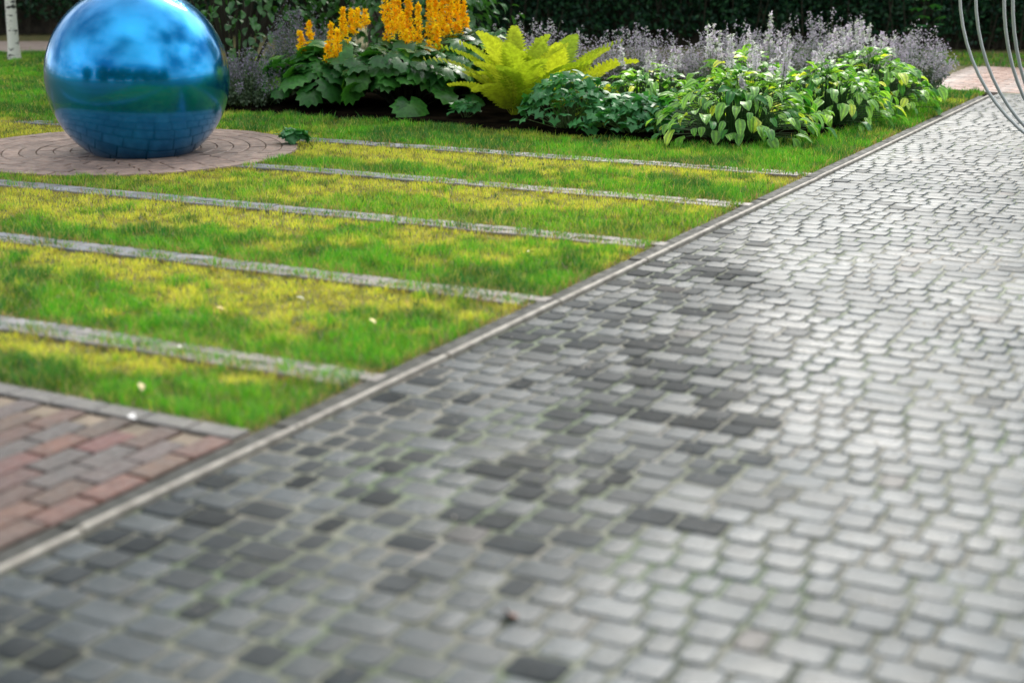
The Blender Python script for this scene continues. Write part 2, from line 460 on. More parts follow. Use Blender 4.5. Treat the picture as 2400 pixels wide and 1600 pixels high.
# ------------------------------------------------------------------ stone strips across the lawn
STRIPS = [4.48, 5.87, 7.28, 8.64, 10.0]
SW = .185
strip_v = [mesh('paver', *boxv(-.105, .105, -.0445, .0445, -.05, .0, .004), tint=.8 + .1 * k) for k in range(3)]
def curve_s(s_top, t):     # the strips bow a little towards the camera far from the kerb
    return s_top - .006 * t * t
for si, st in enumerate(STRIPS):
    root = sheet('stone_strip', [LW(curve_s(st, t) - w, t) for t, w in ([(.13 + .5 * k, 0) for k in range(0, 19)] + [(.13 + .5 * k, SW) for k in range(18, -1, -1)])], -.006 + .0005 * si, m_dirt)
    root['label'] = ['first pale paver strip across the lawn beside the red brick', 'second pale paver strip from the camera across the lawn', 'third pale paver strip, passing in front of the round paving', 'fourth pale paver strip, running into the round paving under the ball', 'fifth and farthest pale strip, nearest the flower bed'][si]
    for r_ in range(2):
        t = .18 + .09 * r_
        while t < 7.2:
            if not (abs(st - 8.64) < .1 and t > 4.3 + .0):
                o = link('paver', random.choice(strip_v), m_strip, root)
                s = curve_s(st, t) - SW / 4 - r_ * SW / 2
                x, y = LW(s, t)
                o.matrix_local = Matrix.Translation((x, y, random.uniform(.004, .008))) @ Euler((random.gauss(0, .008), random.gauss(0, .008), ANG + math.pi / 2 + .012 * t + random.gauss(0, .01))).to_matrix().to_4x4()
                g = sstep(.6, 2.8, np.array(t))       # bluish to the left, sandy next to the kerb
                g = float(g) * random.uniform(.6, 1)
                o.color = (1.15 - .2 * g, 1.0, .86 + .2 * g, 1)
            t += .214

# ------------------------------------------------------------------ red brick paving, bottom left
bp = sheet('brick_paving', [LW(-4, .125), LW(3.72, .125), LW(3.72, 12), LW(-4, 12)], -.008, m_dirt)
bv = [mesh('brick', *boxv(-.099, .099, -.049, .049, -.05, .0, .005), tint=.9 + .1 * k) for k in range(3)]
bs = mesh('brick', *boxv(-.098, .098, -.048, .048, -.05, .0, .005), tint=1)
cells = []
for ti in range(0, 40):
    t = .18 + ti * .106
    s = 3.52 - (ti % 2) * .103 - random.random() * .01
    while s > .5:
        x, y = LW(s, t); px, py, d = project(x, y)
        if -140 < px < 1100 and py < 860 and d > .5: cells.append((-d, s, t, x, y))
        s -= .206
cells.sort(reverse=True)
for k, (_, s, t, x, y) in enumerate(cells[:300]):
    o = link('brick', random.choice(bv), m_brick, bp)
    o.matrix_local = Matrix.Translation((x, y, random.uniform(.002, .008))) @ Euler((random.gauss(0, .01), random.gauss(0, .01), ANG + random.gauss(0, .008))).to_matrix().to_4x4()
    red = random.random() < (.75 if t < 1.3 else .3)
    if random.random() < .12 or (s > 3.1 and t > 1.3): c = (.13, .11, .108)
    elif red: c = (.095 * random.uniform(.6, 1.1), .032 * random.uniform(.9, 1.3), .025)
    else: c = (.07 * random.uniform(.85, 1.1), .052, .049)
    o.color = (*c, 1)
# border row of pale grey pavers along the grass
for ti in range(0, 32):
    t = .24 + ti * .205
    o = link('border_paver', bs, m_brick, bp)
    x, y = LW(3.67, t)
    o.matrix_local = Matrix.Translation((x, y, .006)) @ Euler((random.gauss(0, .008), random.gauss(0, .008), ANG + math.pi / 2)).to_matrix().to_4x4()
    g = random.uniform(.85, 1.1); o.color = (.12 * g, .115 * g, .11 * g, 1)

# ------------------------------------------------------------------ round paving
DC = (-2.97, 11.38); DR = 1.30
dpts = [(DC[0] + (DR + .01) * math.cos(a), DC[1] + (DR + .01) * math.sin(a)) for a in np.linspace(0, 2 * math.pi, 65)[:-1]]
disc = sheet('round_paving', dpts, -.001, m_dirt)
disc['label'] = 'round pinkish paving of curved brick rings under the blue ball'
rw = .125
for ri in range(2, 10):
    r0 = DR - (10 - ri) * rw + rw - 0.0; r1 = r0
    r0 = r1 - rw + .008
    n = max(8, int(2 * math.pi * r1 / .24))
    d_ = .006 / r1
    for k in range(n):
        a0 = 2 * math.pi * (k + .5 * (ri % 2)) / n + d_; a1 = a0 + 2 * math.pi / n - 2 * d_
        am = (a0 + a1) / 2
        if r1 < .4: continue
        top, bot = [], []
        b_e = .004
        for (rr, aa) in ((r0, a0), (r1, a0), (r1, am), (r1, a1), (r0, a1), (r0, am)):
            bot.append((rr * math.cos(aa), rr * math.sin(aa)))
        cx = sum(p[0] for p in bot) / 6; cy = sum(p[1] for p in bot) / 6
        dz = [random.uniform(-.002, .002) for _ in range(6)]
        v = [(x - cx, y - cy, -.03) for x, y in bot] + [(x - cx, y - cy, -.004) for x, y in bot] + [((x - cx) * .93, (y - cy) * .93, dz[i]) for i, (x, y) in enumerate(bot)]
        f = [(i, i + 1 if i < 5 else 0, (i + 1 if i < 5 else 0) + 6, i + 6) for i in range(6)] + [(i + 6, (i + 1 if i < 5 else 0) + 6, (i + 1 if i < 5 else 0) + 12, i + 12) for i in range(6)] + [(12, 13, 14, 15, 16, 17)]
        o = link('brick', mesh('brick', v, [tuple(reversed(q)) for q in f], tint=random.uniform(.85, 1.1)), m_brick, disc)
        o.location = (DC[0] + cx, DC[1] + cy, .012 + random.uniform(-.002, .002))
        g = random.uniform(.8, 1.15); o.color = (.31 * g, .225 * g, .185 * g, 1)

# ------------------------------------------------------------------ brick path beyond the bed (right) and pale path (left)
rp = sheet('path', [LW(S_END, .9), LW(19.5, .9), LW(19.5, -30), LW(S_END, -30)], -.004, m_dirt)
VV, TT = [], []
v0, f0 = boxv(-.12, .12, -.055, .055, -.04, .0, .004)
fo = []
nb = 0
for i in range(0, 26):
    for j in range(0, 60):
        s = S_END + .07 + i * .122; t = .8 - j * .246 - (i % 2) * .12
        x, y = LW(s, t)
        v = np.array(v0) @ np.array([[0, 1, 0], [1, 0, 0], [0, 0, 1]]).T
        a = ANG; Rm = np.array([[math.cos(a), -math.sin(a), 0], [math.sin(a), math.cos(a), 0], [0, 0, 1]])
        v = v @ Rm.T + np.array([x, y, .004 + random.uniform(-.002, .002)])
        VV.append(v); g = random.uniform(.7, 1.2); c = (.40 * g, .25 * g, .20 * g) if (j // 1) % 3 else (.42 * g, .33 * g, .30 * g)
        TT.append(np.tile(c, (12, 1))); fo.append(nb); nb += 12
F = (np.array(f0)[None, :, ::-1] + np.array(fo)[:, None, None]).reshape(-1, 4)
o = link('bricks', bigmesh('bricks', np.concatenate(VV), F, 4, np.concatenate(TT)), m_brick, rp); o['kind'] = 'stuff'
m_pale, t_, b_ = nmat('pale_path')
noise_col(t_, b_, (.33, .25, .21), (.46, .37, .32), 3, tint=False, rough=(.7, .9), bump=.5, bscale=60)
sheet('path', [(-16, 21.5), (-5.6, 21.2), (-5.6, 23.4), (-16, 24.0)], -.002, m_pale)

# ------------------------------------------------------------------ flower bed soil
BED = [(-3.6, 14.2), (-2.68, 13.91), (-1.6, 13.3), (-.67, 12.86), (.4, 12.15), (1.27, 11.55), (1.83, 11.42), (2.4, 11.8), (3.05, 12.56), (3.7, 13.8), (4.14, 14.77), (4.4, 16.0), (3.6, 17.4), (0, 18.6), (-3, 18.2), (-5, 17), (-4.6, 15)]
nB = len(BED)
cx = sum(p[0] for p in BED) / nB; cy = sum(p[1] for p in BED) / nB
v = [(x, y, -.02) for x, y in BED] + [(cx + (x - cx) * .93, cy + (y - cy) * .93, .015) for x, y in BED] + [(cx, cy, .08)]
f = [(i, (i + 1) % nB, (i + 1) % nB + nB, i + nB) for i in range(nB)] + [(i + nB, (i + 1) % nB + nB, 2 * nB) for i in range(nB)]
o = link('flower_bed_soil', mesh('flower_bed_soil', v, f, smooth=True), m_soil); o['kind'] = 'structure'

def inpoly(x, y, poly):
    ins = np.zeros(x.shape, bool); n = len(poly); j = n - 1
    for i in range(n):
        xi, yi = poly[i]; xj, yj = poly[j]
        c = ((yi > y) != (yj > y)) & (x < (xj - xi) * (y - yi) / (yj - yi + 1e-12) + xi)
        ins ^= c; j = i
    return ins

# ------------------------------------------------------------------ the blue ball
BR = .678; BC = (-2.81, 11.2, .575)
nu, nv = 128, 64
v = [(0, 0, BR)]; f = []
for i in range(1, nv):
    for j in range(nu):
        p = math.pi * i / nv; a = 2 * math.pi * j / nu
        v.append((BR * math.sin(p) * math.cos(a), BR * math.sin(p) * math.sin(a), BR * math.cos(p)))
v.append((0, 0, -BR))
for j in range(nu): f.append((0, 1 + j, 1 + (j + 1) % nu))
for i in range(nv - 2):
    for j in range(nu):
        a = 1 + i * nu + j; b = 1 + i * nu + (j + 1) % nu
        f.append((a, a + nu, b + nu, b))
for j in range(nu): f.append((len(v) - 1, 1 + (nv - 2) * nu + (j + 1) % nu, 1 + (nv - 2) * nu + j))
ball = link('ball', mesh('ball', v, f, smooth=True), m_ball, None, BC)
tag(ball, 'large glossy blue ball mirroring clouds, standing on the round paving', 'ball')

# ------------------------------------------------------------------ grass
def grass(n, xs, ys, hfac, wid, seed):
    r = np.random.default_rng(seed)
    x = r.uniform(xs[0], xs[1], n); y = r.uniform(ys[0], ys[1], n)
    return x, y
def in_view(x, y, m=.5):
    return np.abs(x) < y * .36 + m
def lawn_mask(x, y):
    s = x * CA + y * SA; t = -x * SA + y * CA - T0
    edge = (fbm(x, y, 9, 2) - .5) * .09
    ok = (t > .118 + np.abs(edge) * .8) & (s < S_END + edge)
    ok &= (s > 3.745 + edge * .8)
    for st in STRIPS:
        top = st - .006 * t * t
        lim = 7.3
        narrow = .07 * sstep(.0, 1.0, 1 - t / 3.5) + (.10 if st > 8 else .05) + .10 * (fbm(x, y, 2.2, 31) - .45)
        ok &= ~((s < top - edge * .8 - narrow * .4) & (s > top - SW + .01 + edge * .8 + narrow * .6) & (t < lim))
    dd = np.hypot(x - DC[0], y - DC[1])
    ok &= dd > DR + edge * .5
    ok &= ~inpoly(x, y, [(cx + (a - cx) * .945, cy + (b - cy) * .945) for a, b in BED])
    ok &= ~((y > 21.2) & (x < -4.5))
    return ok, s, t
def panel_q(s, t):
    q = np.full(s.shape, .5)
    tops = [3.72 + SW] + STRIPS + [11.4]
    for a, b in zip(tops[:-1], tops[1:]):
        ta = a - .006 * t * t; tb = b - SW - .006 * t * t
        m = (s > ta - SW) & (s < tb + SW)
        q = np.where(m & (s > ta - SW) & (s <= tb + .02), np.clip((s - ta) / (tb - ta), 0, 1), q)
    return q
GX, GY, GW, GH, = [], [], [], []
# (density per m2, y range, blade width)
for dens, ya, yb, w in ((9500, 4.2, 8.0, .0032), (7000, 8.0, 11.5, .0038), (5000, 11.5, 15, .005), (2600, 15, 21.2, .008)):
    x0, x1 = -yb * .36 - .6, yb * .36 + .6
    n = int(dens * (x1 - x0) * (yb - ya))
    x = rng.uniform(x0, x1, n); y = rng.uniform(ya, yb, n)
    m = in_view(x, y)
    x, y = x[m], y[m]
    ok, s, t = lawn_mask(x, y)
    x, y = x[ok], y[ok]
    GX.append(x); GY.append(y); GW.append(np.full(len(x), w))
# far strip in front of the right hedge
x = rng.uniform(3, 9.5, 16000); y = rng.uniform(17, 22, 16000)
s = x * CA + y * SA; m = (s > 19.5) & (s < 21.8); GX.append(x[m]); GY.append(y[m]); GW.append(np.full(m.sum(), .01))
x = np.concatenate(GX); y = np.concatenate(GY); w = np.concatenate(GW)
n = len(x)
s = x * CA + y * SA; t = -x * SA + y * CA - T0
q = panel_q(s, t)
no = fbm(x, y, 1.6, 1); no2 = fbm(x, y, 6, 4)
ye = sstep(.40, .68, .62 * q + .75 * (no - .5) + .75 * (no2 - .5) + .07 * np.clip(t, 0, 4) + .10)
ye = np.where((s > 7.2) & (s < 8.6), np.clip(ye + .25, 0, 1), ye)
far = (s > 10.0)
ye = np.where(far, sstep(.55, .8, no + .25 * (no2 - .5)) * .6, ye)
# very green fringe along the bed and beside the far kerb
distb = np.array(s)
lush = 1 - ye
dry = rng.random(n)
h = (.020 + .026 * lush + .012 * rng.random(n)) * (1 + .5 * (no2 - .5))
tuft = fbm(x, y, 13, 17)
h *= .68 + .62 * sstep(.3, .7, tuft)
h *= np.where(rng.random(n) < .02, 1.7, 1)
az = rng.uniform(0, 2 * np.pi, n); lean = rng.uniform(.1, .95, n)
dxy = np.stack([np.cos(az), np.sin(az)], 1)
sd_ = np.stack([-np.sin(az), np.cos(az)], 1)
fa_ = rng.uniform(0, 2 * np.pi, n); sd_ = np.stack([np.cos(fa_), np.sin(fa_)], 1)
base_ = np.stack([x, y, np.full(n, -.012)], 1)
def pt(c, frac, wid):
    p = base_.copy()
    p[:, :2] += dxy * (lean * h * frac ** 1.6)[:, None] + sd_ * (c * w * wid)[:, None]
    p[:, 2] += h * frac * (1 - .25 * lean * frac) + .0
    return p
V = np.stack([pt(-.5, 0, 1), pt(.5, 0, 1), pt(-.5, .6, .8), pt(.5, .6, .8), pt(0, 1, 0)], 1).reshape(-1, 3)
b5 = (np.arange(n) * 5)[:, None]
F = np.concatenate([b5 + np.array([0, 1, 3]), b5 + np.array([0, 3, 2]), b5 + np.array([2, 3, 4])])
cY = np.array([.64, .60, .085]); cG = np.array([.095, .36, .022]); cD = np.array([.018, .13, .035]); cB = np.array([.55, .42, .15])
yy = np.clip(ye + rng.normal(0, .28, n) - .55 * (tuft - .5), 0, 1)[:, None]
dk = sstep(.42, .66, fbm(x, y, 2.3, 8))[:, None] * (1 - ye[:, None])
green = cG * (1 - dk * .75) + cD * dk * .75
col = green * (1 - yy) + cY * yy
brown = (rng.random(n) < .05 + .05 * ye)[:, None]
col = np.where(brown, cB, col)
# tan dead grass along the strip edges and the kerb
ed = np.ones(n)
for st in STRIPS:
    top = st - .006 * t * t
    ed = np.minimum(ed, np.minimum(np.abs(s - top), np.abs(s - top + SW)))
ed = np.minimum(ed, np.abs(t - .12))
col = col * (.72 + .5 * sstep(.35, .6, tuft))[:, None]
col = np.where(((fbm(x, y, 22, 41) > .68) & (rng.random(n) < .5))[:, None], np.array([.03, .12, .025]), col)
tan = ((ed < .05) & (rng.random(n) < .45 * (1 - ed / .06)))[:, None]
col = np.where(tan, np.array([.42, .30, .14]), col)
col *= rng.uniform(.75, 1.25, n)[:, None]
o = link('grass', bigmesh('grass', V, F, 3, np.repeat(col, 5, 0)), m_grass)
tag(o, 'short mown grass, yellow and green in patches', 'grass', kind='stuff')
print('blades', n)

# ------------------------------------------------------------------ leaf shapes
def blade_leaf(name, ln, wd_, bend, fold, n=5, wav=0.0, seed=0, power=1.0, vein=1.35):
    """pointed oval leaf along +Y, base at origin"""
    r = random.Random(seed)
    v, f, tn = [], [], []
    for i in range(n + 1):
        u = i / n
        wv = wd_ / 2 * math.sin(math.pi * min(1, (u * .93 + .05)) ** power) ** .85 if 0 < i < n else (.004 if i == 0 else 0)
        a = bend * u
        y = ln * (math.sin(a) / bend if abs(bend) > 1e-3 else u); z = -ln * ((1 - math.cos(a)) / bend if abs(bend) > 1e-3 else 0)
        zz = z + fold * wv
        if i == n:
            v.append((0, y, z)); tn.append((1, 1, 1))
        else:
            j1, j2 = r.uniform(-wav, wav), r.uniform(-wav, wav)
            v += [(-wv, y, zz + j1), (-wv * .5, y, z + fold * wv * .62 + j1 * .3), (0, y, z), (wv * .5, y, z + fold * wv * .62 + j2 * .3), (wv, y, zz + j2)]
            tn += [(vein, vein, vein * .8), (.95, .95, .95), (vein * .95, vein * .95, .9), (.95, .95, .95), (vein, vein, vein * .8)]
    for i in range(n - 1):
        for k in range(4):
            f.append((i * 5 + k, i * 5 + k + 1, (i + 1) * 5 + k + 1, (i + 1) * 5 + k))
    tip = n * 5
    for k in range(4): f.append(((n - 1) * 5 + k, (n - 1) * 5 + k + 1, tip))
    return mesh(name, v, f, smooth=True, tint=np.array(tn))
def lobed_leaf(name, rad, seed, teeth=9, depth=.16, heart=.55, cup=.12):
    """rounded toothed leaf; stalk joins at origin, blade spreads towards +Y"""
    r = random.Random(seed)
    n = teeth * 2 + 1
    v = [(0, rad * .35, -.0)]; tn = [(1.25, 1.25, 1)]
    for k in range(2):
        for i in range(n):
            a = -math.pi * .5 + (-heart / 2) + (math.pi * 2 - (math.pi * .0)) * 0
            th = math.radians(-90 + 28) + math.radians(360 - 56) * i / (n - 1)
            rr = rad * (1 + (depth if i % 2 == 0 else -depth * .6) + r.uniform(-.06, .06)) * (1 + .12 * max(0, math.sin(th)))
            if k == 0: rr *= .58
            x = rr * math.cos(th); y = rad * .35 + rr * math.sin(th) * .95
            z = -cup * rad * (rr / rad) ** 2 + (r.uniform(-.05, .05) * rad if k else .04 * rad * (1 if i % 2 else -1))
            v.append((x, y, z)); tn.append((.9, .95, .9) if k == 0 else (1.25, 1.3, 1))
    f = []
    for i in range(n - 1):
        f.append((0, 1 + i, 2 + i)); f.append((1 + i, 1 + n + i, 2 + n + i, 2 + i))
    return mesh(name, v, f, smooth=True, tint=np.array(tn))
def orient(loc, az, pitch, roll, sc_=1.0):
    """+Y of the leaf points along azimuth az (0=+X), pitched up by pitch"""
    return Matrix.Translation(loc) @ Matrix.Rotation(az - math.pi / 2, 4, 'Z') @ Matrix.Rotation(pitch, 4, 'X') @ Matrix.Rotation(roll, 4, 'Y') @ Matrix.Scale(sc_, 4)
def tube_mesh(paths, sides=5):
    """paths: list of [(x,y,z,r),...]; one joined mesh"""
    V, F = [], []
    for p in paths:
        b = len(V)
        for i, (x, y, z, r) in enumerate(p):
            a = Vector(p[max(i - 1, 0)][:3]); c = Vector(p[min(i + 1, len(p) - 1)][:3])
            d = (c - a); d = d.normalized() if d.length > 1e-9 else Vector((0, 0, 1))
            q = d.to_track_quat('Z', 'X')
            for k in range(sides):
                an = 2 * math.pi * k / sides
                o_ = q @ Vector((r * math.cos(an), r * math.sin(an), 0))
                V.append((x + o_.x, y + o_.y, z + o_.z))
        for i in range(len(p) - 1):
            for k in range(sides):
                k2 = (k + 1) % sides
                F.append((b + i * sides + k, b + i * sides + k2, b + (i + 1) * sides + k2, b + (i + 1) * sides + k))
    return V, F
def stems(name, parent, paths, mat, sides=4, kind='stuff'):
    v, f = tube_mesh(paths, sides)
    o = link(name, mesh(name, v, f, smooth=True), mat, parent)
    if kind: o['kind'] = kind
    return o
def specks(pts, size, cols, squash=1.0, up=0.0, lenf=1.6):
    """little pointed leaf / petal diamonds (one quad each) around points; returns V,F,tint"""
    n = len(pts)
    d = rng.normal(size=(n, 3)); d[:, 2] = d[:, 2] * squash + up
    d /= np.linalg.norm(d, axis=1)[:, None]
    e = rng.normal(size=(n, 3)); e -= (e * d).sum(1)[:, None] * d; e /= np.linalg.norm(e, axis=1)[:, None]
    sz = (size * rng.uniform(.6, 1.3, n))[:, None]
    nn = np.cross(d, e)
    p = np.asarray(pts)
    V = np.stack([p, p + d * sz * lenf * .5 + e * sz * .5 + nn * sz * .08, p + d * sz * lenf, p + d * sz * lenf * .5 - e * sz * .5 + nn * sz * .08], 1).reshape(-1, 3)
    F = (np.arange(n) * 4)[:, None] + np.array([0, 1, 2, 3])
    return V, F, np.repeat(cols, 4, 0)

# ------------------------------------------------------------------ hostas
hosta_leaves = [blade_leaf('leaf', .175 * a, .10 * b, c, d, wav=.008, seed=i, power=.85, vein=2.1) for i, (a, b, c, d) in enumerate(
    [(1, 1, .9, .35), (1.1, .9, .7, .3), (.9, 1.1, 1.2, .45), (1.05, 1.05, 1.0, .25), (.8, .8, .6, .5), (1.15, .85, 1.3, .4)])]
def raceme(parent, base, top, nfl, r0, mat, name, cols, droop=0, size=.018, start=.55):
    st = stems('flower_stalk', parent, [[(*base, .004), (*[(base[i] + top[i]) / 2 + (0.01 if i < 2 else 0) for i in range(3)], .0035), (*top, .002)]], m_stem, 4, None)
    b = np.array(base); tt = np.array(top)
    u = rng.uniform(start, 1.0, nfl)[:, None]
    rad = r0 * (1.2 - (u - start) / (1 - start) * 1.12)
    a = rng.uniform(0, 2 * np.pi, nfl)[:, None]
    p = b + (tt - b) * u + np.concatenate([np.cos(a) * rad, np.sin(a) * rad, rng.uniform(-.01, .01, (nfl, 1))], 1) * rng.uniform(.3, 1, (nfl, 1))
    c = cols[rng.integers(0, len(cols), nfl)] * rng.uniform(.8, 1.15, (nfl, 1))
    # three petals per floret
    p3 = np.repeat(p, 4, 0); c3 = np.repeat(c, 4, 0)
    V, F, T = specks(p3, size, c3, 1, droop, 1.7)
    link(name, bigmesh(name, V, F, 4, T), mat, st)
    return st
def hosta(loc, label, n, rx, ry, H, flowers, rot=0, scale=.78):
    root = empty('hosta_plant', (*loc, .02), label, 'hosta', None)
    H *= .9
    paths = []
    for k in range(n):
        u = ((k + .5) / n) ** .55
        a = k * 2.39996 + random.uniform(-.25, .25)
        r = u * random.uniform(.8, 1.08)
        rim = k % 3 == 0
        if rim: r = random.uniform(.78, 1.12)
        x = rx * r * math.cos(a); y = ry * r * math.sin(a)
        X = x * math.cos(rot) - y * math.sin(rot); Y = x * math.sin(rot) + y * math.cos(rot)
        z = H * max(.0, (1 - min(r, 1) ** 2.6)) * random.uniform(.7, 1.1) + (.07 if r < .7 else random.uniform(.05, .2))
        if rim: z = random.uniform(.03, .26)
        az = math.atan2(Y, X) + random.gauss(0, .35)
        pitch = .75 - 1.1 * r + random.gauss(0, .22)
        sc_ = scale * random.uniform(.6, 1.2)
        bx, by = X - .08 * math.cos(az), Y - .08 * math.sin(az)
        o = link('leaf', random.choice(hosta_leaves), m_hosta, root)
        o.matrix_local = orient((bx, by, z), az, pitch, random.gauss(0, .25), sc_)
        paths.append([(X * .35, Y * .35, 0, .005), (X * .5, Y * .5, z * .8, .003), (bx, by, z, .002)])
    stems('leaf_stalks', root, paths, m_hstem)
    pal = np.array([(.85, .76, .86), (.72, .62, .76), (.9, .88, .9), (.6, .66, .5)])
    for (fx, fy, fz) in flowers:
        raceme(root, (fx * .85, fy * .85, H * .6), (fx, fy, fz), 34, .03, m_lilac, 'florets', pal, -.6, .016)
    return root
fl = lambda n, x0, x1, y0, y1, z0, z1: [(random.uniform(x0, x1), random.uniform(y0, y1), random.uniform(z0, z1)) for _ in range(n)]
hosta((1.82, 12.02), 'largest hosta, its drooping pale-edged leaves touching the lawn at the front corner of the bed', 298, .74, .6, .47,
      fl(12, -.2, .5, .0, .45, .60, .84) + [(.02, -.12, .5), (.28, 0, .62)])
hosta((1.15, 12.85), 'light green hosta with budding stalks, between the ferny plants and the largest hosta', 240, .66, .5, .44,
      fl(8, -.3, .5, -.1, .3, .50, .66), .2, .72)
hosta((2.75, 12.95), 'hosta with broad spreading leaves, right of the largest one beside the cobbles', 270, .70, .55, .46, fl(4, -.4, .2, .0, .35, .58, .7), .6, .8)
hosta((3.35, 13.95), 'farthest hosta at the right tip of the bed, pale flower stalks above', 270, .68, .62, .50, fl(12, -.6, .3, .0, .4, .64, .82), .6, .82)
hosta((2.1, 13.4), 'hosta at the back of the group, under the tallest lilac flower stalks', 190, .7, .5, .5, fl(7, -.5, .3, -.1, .4, .70, .9), .1, .85)

# ------------------------------------------------------------------ ligularia with yellow spires
lig_leaves = [lobed_leaf('leaf', .125 * a, i, 8 + i % 3, .13, cup=.15 + .1 * (i % 3)) for i, a in enumerate((1, .9, 1.15, .8, 1.05, .95))]
YP = .92 * np.array([(1.0, .74, .015), (1.0, .80, .03), (1.0, .64, .01), (.98, .52, .01)])
def ligularia(loc, label, n, rx, ry, H, spikes):
    root = empty('ligularia_plant', (*loc, .03), label, 'flowering plant')
    paths = []
    for k in range(n):
        u = ((k + .5) / n) ** .5
        a = k * 2.39996 + random.uniform(-.3, .3)
        r = u * random.uniform(.85, 1.05)
        X, Y = rx * r * math.cos(a), ry * r * math.sin(a)
        z = .12 + (H - .12) * max(0, 1 - r ** 2.2) * random.uniform(.8, 1.08) + (.0 if r > .8 else 0)
        if r > .75: z += random.uniform(0, .22)
        az = math.atan2(Y, X) + random.gauss(0, .5)
        o = link('leaf', random.choice(lig_leaves), m_lig, root)
        o.matrix_local = orient((X, Y, z), az, .35 - 1.15 * r + random.gauss(0, .25), random.gauss(0, .3), random.uniform(.7, 1.15))
        paths.append([(X * .2, Y * .2, 0, .007), (X * .55, Y * .55, z * .7, .006), (X, Y, z, .004)])
    stems('leaf_stalks', root, paths, m_darkstem)
    for (fx, fy, zb, zt) in spikes:
        b = (fx * .9, fy * .9, H * .5); tt = (fx, fy, zt)
        start = (zb - b[2]) / (zt - b[2])
        raceme(root, b, tt, int(120 * (zt - zb) / .35), .05, m_yellow, 'florets', YP, .1, .019, start)
    return root
def spx(px, py_b, py_t, y):
    """spike from picture measurements at world distance y -> x, z bottom, z top"""
    P = R(15.4)
    o_ = []
    for py in (py_b, py_t):
        vv = (784 - py) / 3383; dz = -math.sin(P) + vv * math.cos(P); dy = math.cos(P) + vv * math.sin(P)
        o_.append((CAM_H + dz * y / dy, (px - 1176) / 3383 * y / dy))
    return o_[0][1], o_[0][0], o_[1][0]
def spikes(root_xy, lst):
    r_ = []
    for px, pb, ptp, y in lst:
        y -= .22; pb += 6
        x, zb, zt = spx(px, pb, ptp, y)
        r_.append((x - root_xy[0], y - root_xy[1], zb - .03, zt - .03))
    return r_
l1 = (-1.72, 14.3); l2 = (-1.0, 14.0); l3 = (-.42, 14.45)
ligularia(l1, 'left ligularia, toothed dark leaves with two short orange-yellow spires, beside the grey catmint', 140, .62, .54, .56,
          spikes(l1, [(690, 112, 72, 14.4), (711, 96, 50, 14.6), (762, 118, 55, 14.3), (776, 130, 70, 14.2), (753, 135, 105, 14.1), (790, 90, 18, 14.5), (808, 70, 25, 14.7), (840, 55, 25, 14.7), (822, 60, 22, 14.8)]))
ligularia(l2, 'middle ligularia, broad dark green toothed leaves nearest the lawn under the spires', 160, .64, .57, .60,
          spikes(l2, [(886, 55, -70, 14.6), (905, 70, -60, 14.5), (925, 110, 30, 14.3), (940, 105, -40, 14.6), (962, 100, 10, 14.4), (893, 85, 60, 14.3), (935, 118, 70, 14.2), (915, 60, -10, 14.7)]))
ligularia(l3, 'right ligularia, tallest dense golden yellow spires, next to the fern', 130, .54, .5, .68,
          spikes(l3, [(985, 85, -20, 14.7), (1003, 120, 60, 14.4), (1015, 80, -70, 14.8), (1032, 70, -60, 14.9), (1050, 90, -20, 14.7), (1066, 60, 5, 14.8), (1000, 60, -30, 15.0), (1040, 105, 75, 14.5), (1028, 110, 60, 14.6), (985, 125, 95, 14.3)]))

# ------------------------------------------------------------------ ferns
def frond(name, ln, wd_, seed):
    r = random.Random(seed)
    v, f = [], []
    n = 20
    def P(u):
        a = 1.5 * u ** 1.3
        return Vector((0, ln * (u - .16 * u ** 3), -ln * .55 * u ** 2.2))
    for i in range(n):
        u = .12 + .86 * i / n
        p = P(u); L_ = wd_ * math.sin(math.pi * (u * .88 + .1)) ** .8
        for sg in (-1, 1):
            b = len(v); dyy = L_ * .35; w = .5 * ln / n * .95
            dz = -.18 * L_ + r.uniform(-.01, .01)
            v += [tuple(p + Vector((0, -w, 0))), tuple(p + Vector((sg * L_ * .45, dyy * .4 - w * 1.1, dz * .2))), tuple(p + Vector((sg * L_, dyy, dz))), tuple(p + Vector((sg * L_ * .45, dyy * .4 + w * 1.1, dz * .2))), tuple(p + Vector((0, w, 0)))]
            f += [(b, b + 1, b + 3, b + 4), (b + 1, b + 2, b + 3)]
    b = len(v)
    for i in range(7):
        p = P(i / 6); w = .004 * (1 - i / 7)
        v += [(-w, p.y, p.z + .002), (w, p.y, p.z + .002)]
        if i: f.append((b + 2 * i - 2, b + 2 * i - 1, b + 2 * i + 1, b + 2 * i))
    return mesh(name, v, f)
frs = [frond('frond', .82, .12, 1), frond('frond', .72, .11, 2), frond('frond', .9, .13, 3)]
def fern(loc, label, n, sc_, rot=0):
    root = empty('fern', (*loc, .04), label, 'fern')
    for k in range(n):
        az = 2 * math.pi * k / n + random.uniform(-.2, .2) + rot
        inner = k % 3
        pitch = (1.42, 1.2, .9)[inner] + random.gauss(0, .1)
        o = link('frond', random.choice(frs), m_fern, root)
        o.matrix_local = orient((.03 * math.cos(az), .03 * math.sin(az), 0), az, pitch, random.gauss(0, .3), sc_ * random.uniform(.85, 1.1))
fern((.02, 13.35), 'big yellow-green fern arching between the golden spires and the hostas', 27, 1.12)
fern((.42, 13.75), 'second yellow-green fern standing close behind the big one, right side', 18, 1.05, .3)

